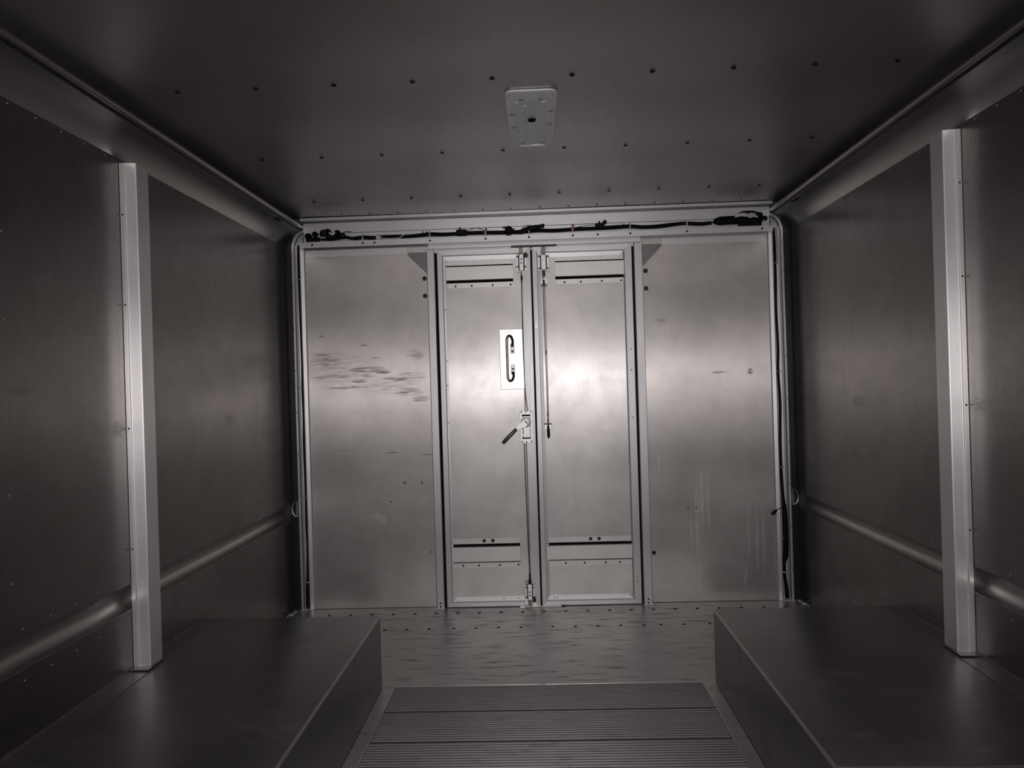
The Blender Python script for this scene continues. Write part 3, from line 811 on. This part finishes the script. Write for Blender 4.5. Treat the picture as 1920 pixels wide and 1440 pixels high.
# small pale scribe marks on the meeting stile
for z in (1.372, 1.360, 1.350):
    box('scribe_mark', -0.008, 0.004, -0.0266, -0.0259, z - 0.0012, z + 0.0012, 'white_plate', door_r, 0)

# ------------------------------------------------------------------ rear corner posts with their wiring channels
def corner_post(s, label):
    root = empty('corner_post', (s * 1.17, 0.0, 0.0), label, 'post')
    xi = 1.153 if s < 0 else 1.1435
    # shallow channel back, outer rib, and a curved rib that turns in under the ceiling
    prism('channel', [(s * xi, 0.020), (s * xi, 0.014), (s * 1.176, 0.012), (s * 1.178, 0.004), (s * 1.182, 0.004), (s * 1.184, 0.020)], 'z', 0.001, 1.80, 'extr', root, bev=0.0005)
    path = [(s * 1.190, -0.006, 0.002), (s * 1.190, -0.006, 1.0), (s * 1.1875, -0.006, 1.775)]
    for k in range(1, 9):
        a = PI / 2 * k / 8
        path.append((s * (1.1275 + 0.060 * math.cos(a)), -0.006, 1.775 + 0.082 * math.sin(a)))
    path.append((s * 1.100, -0.004, 1.859))
    tube('curved_rib', path, 0.0075, 'extr', root, 10)
    path2 = [(s * 1.173, 0.004, 1.63), (s * 1.172, 0.002, 1.775)]
    for k in range(1, 9):
        a = PI / 2 * k / 8
        path2.append((s * (1.126 + 0.046 * math.cos(a)), 0.002, 1.775 + 0.060 * math.sin(a)))
    tube('inner_rib', path2, 0.006, 'extr', root, 10)
    box('shade_filler', *sorted((s * 1.200, s * (HW + 0.012))), 0.018, 0.030, 0.0, 1.86, 'steel_dark', root, 0)  # dark colour paints the shaded gap between post and side wall
    prism('corner_web', [(s * 1.14, 1.79), (s * 1.172, 1.79), (s * 1.165, 1.825), (s * 1.14, 1.845)], 'y', 0.004, 0.012, 'extr', root)
    prism('foot', [(s * 1.140, -0.020), (s * 1.196, -0.020), (s * 1.196, 0.016), (s * 1.140, 0.016)], 'z', 0.0005, 0.005, 'extr', root, bev=0.0008)
    zz = [0.15 + 0.205 * k for k in range(8)]
    for z in zz: fastener('post_rivet', (s * 1.190, -0.0135, z), (0, -1, 0), 0.0028, 0.001, 'steel_dark', root, seg=8)
    return root
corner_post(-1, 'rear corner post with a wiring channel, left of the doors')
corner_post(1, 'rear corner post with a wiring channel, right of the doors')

# ------------------------------------------------------------------ wiring
def clip(parent, x, z, y=-0.030):
    """White P-clip around the loom, screwed to the header ledge."""
    c = tube('cable_clip', [(x, y + 0.008, z + 0.012), (x, y - 0.004, z + 0.0125), (x, y - 0.0125, z + 0.006), (x, y - 0.0135, z - 0.006), (x, -0.0425, z - 0.018)], 0.0032, 'white', parent, 6)
    return c

wh = empty('wiring_harness', (0, -0.026, 1.80), 'black wiring loom clipped along the header above the double doors', 'wiring')
ctrl = [(-0.882, 1.8095), (-0.86, 1.8115), (-0.83, 1.814), (-0.78, 1.810), (-0.72, 1.813), (-0.62, 1.811), (-0.54, 1.815), (-0.505, 1.817), (-0.44, 1.814), (-0.36, 1.815), (-0.28, 1.816),
        (-0.20, 1.814), (-0.12, 1.812), (-0.05, 1.814), (0.02, 1.816), (0.10, 1.813), (0.20, 1.816), (0.30, 1.816), (0.38, 1.818), (0.46, 1.820), (0.52, 1.814), (0.60, 1.815), (0.68, 1.822), (0.73, 1.824), (0.80, 1.819), (0.851, 1.8225)]
pth = smooth_path([(x, -0.026, z) for x, z in ctrl], 4)
rad = [0.0095 + 0.0016 * mnoise.noise(Vector((p.x * 9, 0, 2))) for p in pth]
tube('main_loom', pth, rad, 'black', wh, 10)
for x in (-0.832, -0.505, -0.235, -0.025, 0.185, 0.46, 0.73):
    z = min(ctrl, key=lambda c: abs(c[0] - x))[1]
    clip(wh, x, z)
for x in (-0.235, 0.185):
    z = min(ctrl, key=lambda c: abs(c[0] - x))[1]
    tube('red_sleeve', [(x - 0.006, -0.029, z + 0.003), (x + 0.006, -0.029, z + 0.003)], 0.0108, 'red', wh, 12, label='red rubber sleeve on the loom')
    lathe('red_cap', [(0.006, 0), (0.006, 0.004), (0.003, 0.0075), (0, 0.008)], (x + 0.003, -0.030, z + 0.014), (0, 0, 1), 'red', wh, 10)
# connectors of the marker lamps
def connector(x, z, w=0.036, hgt=0.026, tail=1):
    b = box('connector', x - w / 2, x + w / 2, -0.046, -0.016, z - hgt / 2, z + hgt / 2, 'tape', wh, 0.004)
    box('connector_latch', x - w * 0.18, x - w * 0.02, -0.050, -0.034, z + hgt / 2 - 0.003, z + hgt / 2 + 0.009, 'tape', b, 0.0015)
    box('connector_collar', x + tail * w / 2 - 0.004, x + tail * w / 2 + 0.004, -0.044, -0.018, z - hgt * 0.42, z + hgt * 0.42, 'grip', b, 0.001)
    return b
connector(-0.352, 1.818, 0.048, 0.028)
tube('pigtail', smooth_path([(-0.328, -0.034, 1.822), (-0.300, -0.038, 1.833), (-0.275, -0.038, 1.836), (-0.248, -0.036, 1.828), (-0.238, -0.032, 1.820)], 5), 0.0018, 'wire', wh, 6)
lathe('round_plug', [(0.006, 0), (0.017, 0.004), (0.019, 0.016), (0.016, 0.026), (0.008, 0.030), (0, 0.030)], (-0.122, -0.020, 1.823), (0, -1, 0), 'tape', wh, 14)
box('plug_tab', -0.152, -0.128, -0.046, -0.030, 1.832, 1.838, 'tape', wh, 0.001)
box('plug_tab', -0.136, -0.110, -0.052, -0.036, 1.794, 1.806, 'tape', wh, 0.003)
tube('branch_boot', smooth_path([(-0.100, -0.034, 1.806), (-0.070, -0.036, 1.808), (-0.045, -0.036, 1.817), (-0.010, -0.036, 1.827), (0.020, -0.038, 1.832), (0.044, -0.038, 1.835), (0.050, -0.038, 1.835)], 3),
     [0.006] * 3 + [0.012] * 3 + [0.013] * 3 + [0.0115] * 3 + [0.0095] * 3 + [0.0105] * 3 + [0.006], 'tape', wh, 10)
tube('pigtail', smooth_path([(-0.066, -0.036, 1.816), (-0.050, -0.038, 1.834), (-0.030, -0.038, 1.8405), (-0.010, -0.037, 1.838), (0.0, -0.036, 1.830)], 5), 0.0016, 'wire', wh, 6)
connector(0.318, 1.826, 0.040, 0.026, -1)
box('connector_barb', 0.330, 0.350, -0.044, -0.024, 1.840, 1.847, 'tape', wh, 0.0015)
box('connector_barb', 0.336, 0.346, -0.044, -0.024, 1.834, 1.8525, 'tape', wh, 0.0015)
tube('pigtail', smooth_path([(0.300, -0.034, 1.832), (0.270, -0.036, 1.8305), (0.235, -0.036, 1.827), (0.205, -0.034, 1.823), (0.190, -0.032, 1.820)], 5), 0.0017, 'wire', wh, 6)
for x in (-0.51, -0.53, 0.44, 0.715):
    tube('tie_tail', [(x - 0.010, -0.030, 1.818), (x - 0.010, -0.032, 1.833)], 0.0025, 'tape', wh, 6)
# white tape and white wire ends on the left half
tube('white_tape', [(-0.768, -0.027, 1.811), (-0.745, -0.027, 1.812)], 0.0125, 'white', wh, 10, label='white tape around the loom')
tube('white_wire', smooth_path([(-0.748, -0.038, 1.808), (-0.72, -0.041, 1.802), (-0.69, -0.041, 1.801), (-0.655, -0.040, 1.803), (-0.638, -0.040, 1.812), (-0.618, -0.038, 1.823)], 4), 0.0019, 'white', wh, 6)
tube('white_wire', smooth_path([(-0.672, -0.0425, 1.7995), (-0.652, -0.0425, 1.8005), (-0.640, -0.041, 1.810)], 4), 0.0016, 'white', wh, 6)

# bunched ends of the loom in the two upper corners
def bunch(name, label, pieces, parent=None):
    root = empty(name, (pieces[0][1][0], -0.03, 1.80), label, 'wiring')
    for kind, a, b, r, m in pieces:
        if kind == 'tube': tube('loom_branch', smooth_path([a] + b, 4), r, m, root, 8)
        elif kind == 'plug':
            q = box('plug', a[0] - r[0], a[0] + r[0], a[1] - r[1], a[1] + r[1], a[2] - r[2], a[2] + r[2], m, root, min(r) * 0.35)
        elif kind == 'round':
            lathe('round_plug', [(r * 0.7, 0), (r, r * 0.3), (r, r * 1.5), (r * 0.6, r * 1.9), (0, r * 1.9)], a, b, m, root, 12)
    return root
bunch('wiring_bundle', 'bunched black plugs and wires in the upper left corner', [
    ('round', (-1.098, -0.020, 1.822), (0, -1, 0.1), 0.017, 'tape'), ('round', (-1.066, -0.020, 1.835), (0, -1, 0), 0.014, 'tape'),
    ('plug', (-1.075, -0.034, 1.809), None, (0.030, 0.014, 0.010), 'tape'), ('round', (-1.028, -0.022, 1.836), (0.3, -1, 0), 0.019, 'tape'),
    ('round', (-1.000, -0.022, 1.846), (-0.2, -1, 0), 0.014, 'tape'), ('plug', (-0.992, -0.036, 1.822), None, (0.030, 0.014, 0.016), 'tape'),
    ('round', (-0.955, -0.022, 1.832), (0, -1, 0.2), 0.016, 'tape'), ('round', (-0.932, -0.022, 1.822), (0.2, -1, 0), 0.014, 'tape'),
    ('tube', (-1.11, -0.030, 1.806), [(-1.05, -0.036, 1.812), (-0.98, -0.036, 1.808), (-0.92, -0.034, 1.816), (-0.884, -0.027, 1.8095)], 0.008, 'black'),
    ('tube', (-0.992, -0.046, 1.838), [(-0.978, -0.052, 1.829), (-0.964, -0.050, 1.838)], 0.005, 'white'),
    ('tube', (-1.035, -0.044, 1.812), [(-1.022, -0.050, 1.818), (-1.012, -0.048, 1.812)], 0.003, 'white'),
    ('tube', (-0.93, -0.024, 1.842), [(-0.915, -0.026, 1.846), (-0.90, -0.024, 1.845), (-0.888, -0.02, 1.843)], 0.0022, 'wire')])
bunch('wiring_bundle', 'taped black bundle with pale wire ends in the upper right corner', [
    ('tube', (0.855, -0.030, 1.823), [(0.885, -0.032, 1.828), (0.94, -0.033, 1.830), (1.00, -0.033, 1.828), (1.05, -0.032, 1.824), (1.085, -0.030, 1.820)], [0.006] * 2 + [0.016] * 2 + [0.021] * 6 + [0.020] * 4 + [0.018] * 4 + [0.012] * 3, 'tape'),
    ('plug', (1.03, -0.034, 1.812), None, (0.055, 0.014, 0.012), 'tape'), ('round', (1.075, -0.022, 1.846), (0, -1, 0), 0.016, 'tape'),
    ('tube', (0.955, -0.052, 1.845), [(0.985, -0.056, 1.850), (1.015, -0.055, 1.846)], 0.0085, 'white'),
    ('tube', (1.020, -0.050, 1.838), [(1.045, -0.054, 1.842), (1.062, -0.050, 1.838)], 0.005, 'white'),
    ('tube', (1.000, -0.040, 1.852), [(1.03, -0.046, 1.864), (1.06, -0.044, 1.860), (1.09, -0.036, 1.846)], 0.005, 'tape'),
    ('tube', (0.96, -0.036, 1.850), [(1.00, -0.030, 1.868), (1.05, -0.028, 1.868), (1.09, -0.028, 1.852)], 0.004, 'tape'),
    ('round', (1.100, -0.020, 1.832), (0, -1, 0), 0.013, 'tape'), ('tube', (1.085, -0.046, 1.805), [(1.090, -0.050, 1.815), (1.094, -0.046, 1.822)], 0.004, 'white')])

# looms that run down the two corner channels
def down_loom(s, label, ctrl, extra):
    root = empty('corner_loom', (s * 1.158, 0.0, 0.02), label, 'wiring')
    pts = smooth_path([(s * x, -0.004, z) for x, z, r in ctrl], 4)
    rr = []
    for i in range(len(ctrl) - 1):
        for k in range(4): rr.append(ctrl[i][2] + (ctrl[i + 1][2] - ctrl[i][2]) * k / 4)
    rr.append(ctrl[-1][2])
    tube('loom', pts, rr, 'black', root, 8)
    for z in extra:
        x = min(ctrl, key=lambda c: abs(c[1] - z))[0]
        tube('loom_tie', [(s * (x - 0.014), -0.010, z), (s * x, -0.014, z + 0.001), (s * (x + 0.012), -0.006, z + 0.002)], 0.0024, 'rivet', root, 6)
    return root
down_loom(-1, 'black wiring loom down the corner channel left of the doors',
          [(1.158, 1.79, .006), (1.160, 1.70, .007), (1.160, 1.55, .007), (1.159, 1.40, .006), (1.157, 1.20, .0065), (1.160, 1.08, .006), (1.157, 0.95, .007), (1.161, 0.8, .006), (1.158, 0.62, .007), (1.161, 0.45, .006), (1.158, 0.30, .0065), (1.161, 0.16, .0075), (1.163, 0.08, .011), (1.163, 0.012, .012)],
          (1.622, 1.09, 0.55, 0.135))
rl = down_loom(1, 'black wiring loom down the corner channel right of the doors',
          [(1.150, 1.79, .007), (1.153, 1.70, .007), (1.153, 1.55, .0065), (1.151, 1.40, .006), (1.155, 1.22, .0065), (1.152, 1.10, .006), (1.157, 0.95, .007), (1.153, 0.80, .0065), (1.152, 0.65, .007), (1.157, 0.50, .008), (1.163, 0.42, .013), (1.164, 0.32, .014), (1.162, 0.22, .014), (1.153, 0.18, .009), (1.154, 0.12, .008), (1.161, 0.06, .009), (1.163, 0.012, .010)],
          (1.622, 1.10, 0.64, 0.30, 0.135))
tube('loose_plug', smooth_path([(1.150, -0.012, 0.445), (1.125, -0.026, 0.442), (1.108, -0.030, 0.430), (1.094, -0.030, 0.418)], 3), [.0022] * 4 + [.003, .007, .009] + [.008] * 3, 'tape', rl, 8)

# ------------------------------------------------------------------ fixture pan on the ceiling
pan = empty('ceiling_fixture', (0.004, -1.31, ZC - 0.003), 'pale riveted light fixture pan fixed under the middle of the ceiling', 'light fixture')
bm = bmesh.new()
xa, xb, ya, yb = -0.073, 0.078, -1.555, -1.062
def rr_outline(x0, x1, y0, y1, r, n=5):
    o = []
    for cx, cy, a0 in ((x1 - r, y1 - r, 0), (x0 + r, y1 - r, 90), (x0 + r, y0 + r, 180), (x1 - r, y0 + r, 270)):
        for k in range(n + 1):
            a = math.radians(a0 + 90 * k / n); o.append((cx + r * math.cos(a), cy + r * math.sin(a)))
    return o
zt = ZC - 0.0042
rings = []
for inset, dz in ((0, 0), (0.0, 0.005), (0.002, 0.007), (0.009, 0.007), (0.011, 0.0055)):
    o = rr_outline(xa + inset, xb - inset, ya + inset * 1.6, yb - inset * 1.6, 0.022 - inset)
    rings.append([bm.verts.new((x, y_, zt - dz)) for x, y_ in o])
for a, b in zip(rings[:-1], rings[1:]):
    for k in range(len(a)):
        bm.faces.new((a[k], a[(k + 1) % len(a)], b[(k + 1) % len(a)], b[k]))
bm.faces.new(rings[0][::-1]); bm.faces.new(rings[-1])
finish(bm, 'pan', 'lamp', pan, 'auto')
zs = zt - 0.0056
prism('near_step', [(-1.542, zs + 0.001), (-1.538, zs - 0.001), (-1.497, zs - 0.0065), (-1.492, zs - 0.0055), (-1.490, zs + 0.001)], 'x', -0.058, 0.064, 'lamp', pan)
for x0, w in ((-0.048, 0.014), (-0.022, 0.010), (0.030, 0.018)):
    prism('pressed_rib', [(x0, zs + 0.0005), (x0 + w * 0.35, zs - 0.0018), (x0 + w * 0.65, zs - 0.0018), (x0 + w, zs + 0.0005)], 'y', -1.47 if x0 != -0.022 else -1.44, -1.10, 'lamp', pan)
for x, y_ in ((-0.056, -1.37), (-0.055, -1.25), (0.062, -1.385), (0.060, -1.265), (-0.026, -1.506), (0.030, -1.506), (-0.03, -1.083), (0.04, -1.083)):
    fastener('pan_screw', (x, y_, zs - (0.0058 if y_ < -1.5 else -0.0002)), (0, 0, -1), 0.0048, 0.0022, 'gusset', pan, 'hex', 10)
lathe('grommet', [(0.013, 0), (0.013, 0.004), (0.010, 0.006), (0.006, 0.006), (0.005, 0.002), (0, 0.001)], (0.003, -1.318, zs + 0.0005), (0, 0, -1), 'seal_shade', pan, 16, label='black cable grommet')
prism('torn_edge', [(-0.040, -1.074), (-0.025, -1.066), (-0.015, -1.076), (0.0, -1.068), (0.020, -1.071), (0.045, -1.066), (0.045, -1.058), (-0.040, -1.058)], 'z', zs - 0.004, zs - 0.0015, 'rivet', pan)

# ------------------------------------------------------------------ scraps of bent metal at the feet of the corner posts
def scrap(x, y, s, label):
    bm = bmesh.new()
    pts = [(-0.022, 0.0), (-0.010, 0.010), (0.004, 0.004), (0.016, 0.022), (0.022, 0.020)]
    a_prism(bm, sheet_outline([(x + s * p, q + 0.0015) for p, q in pts], 0.0018 * s), 'y', y - 0.012, y + 0.012)
    return finish(bm, 'bent_bracket', 'zinc', None, label=label, category='bracket')
scrap(1.208, -0.10, -1, 'small bent metal bracket on the floor in the right rear corner')
scrap(-1.208, -0.12, 1, 'small bent metal bracket on the floor in the left rear corner')
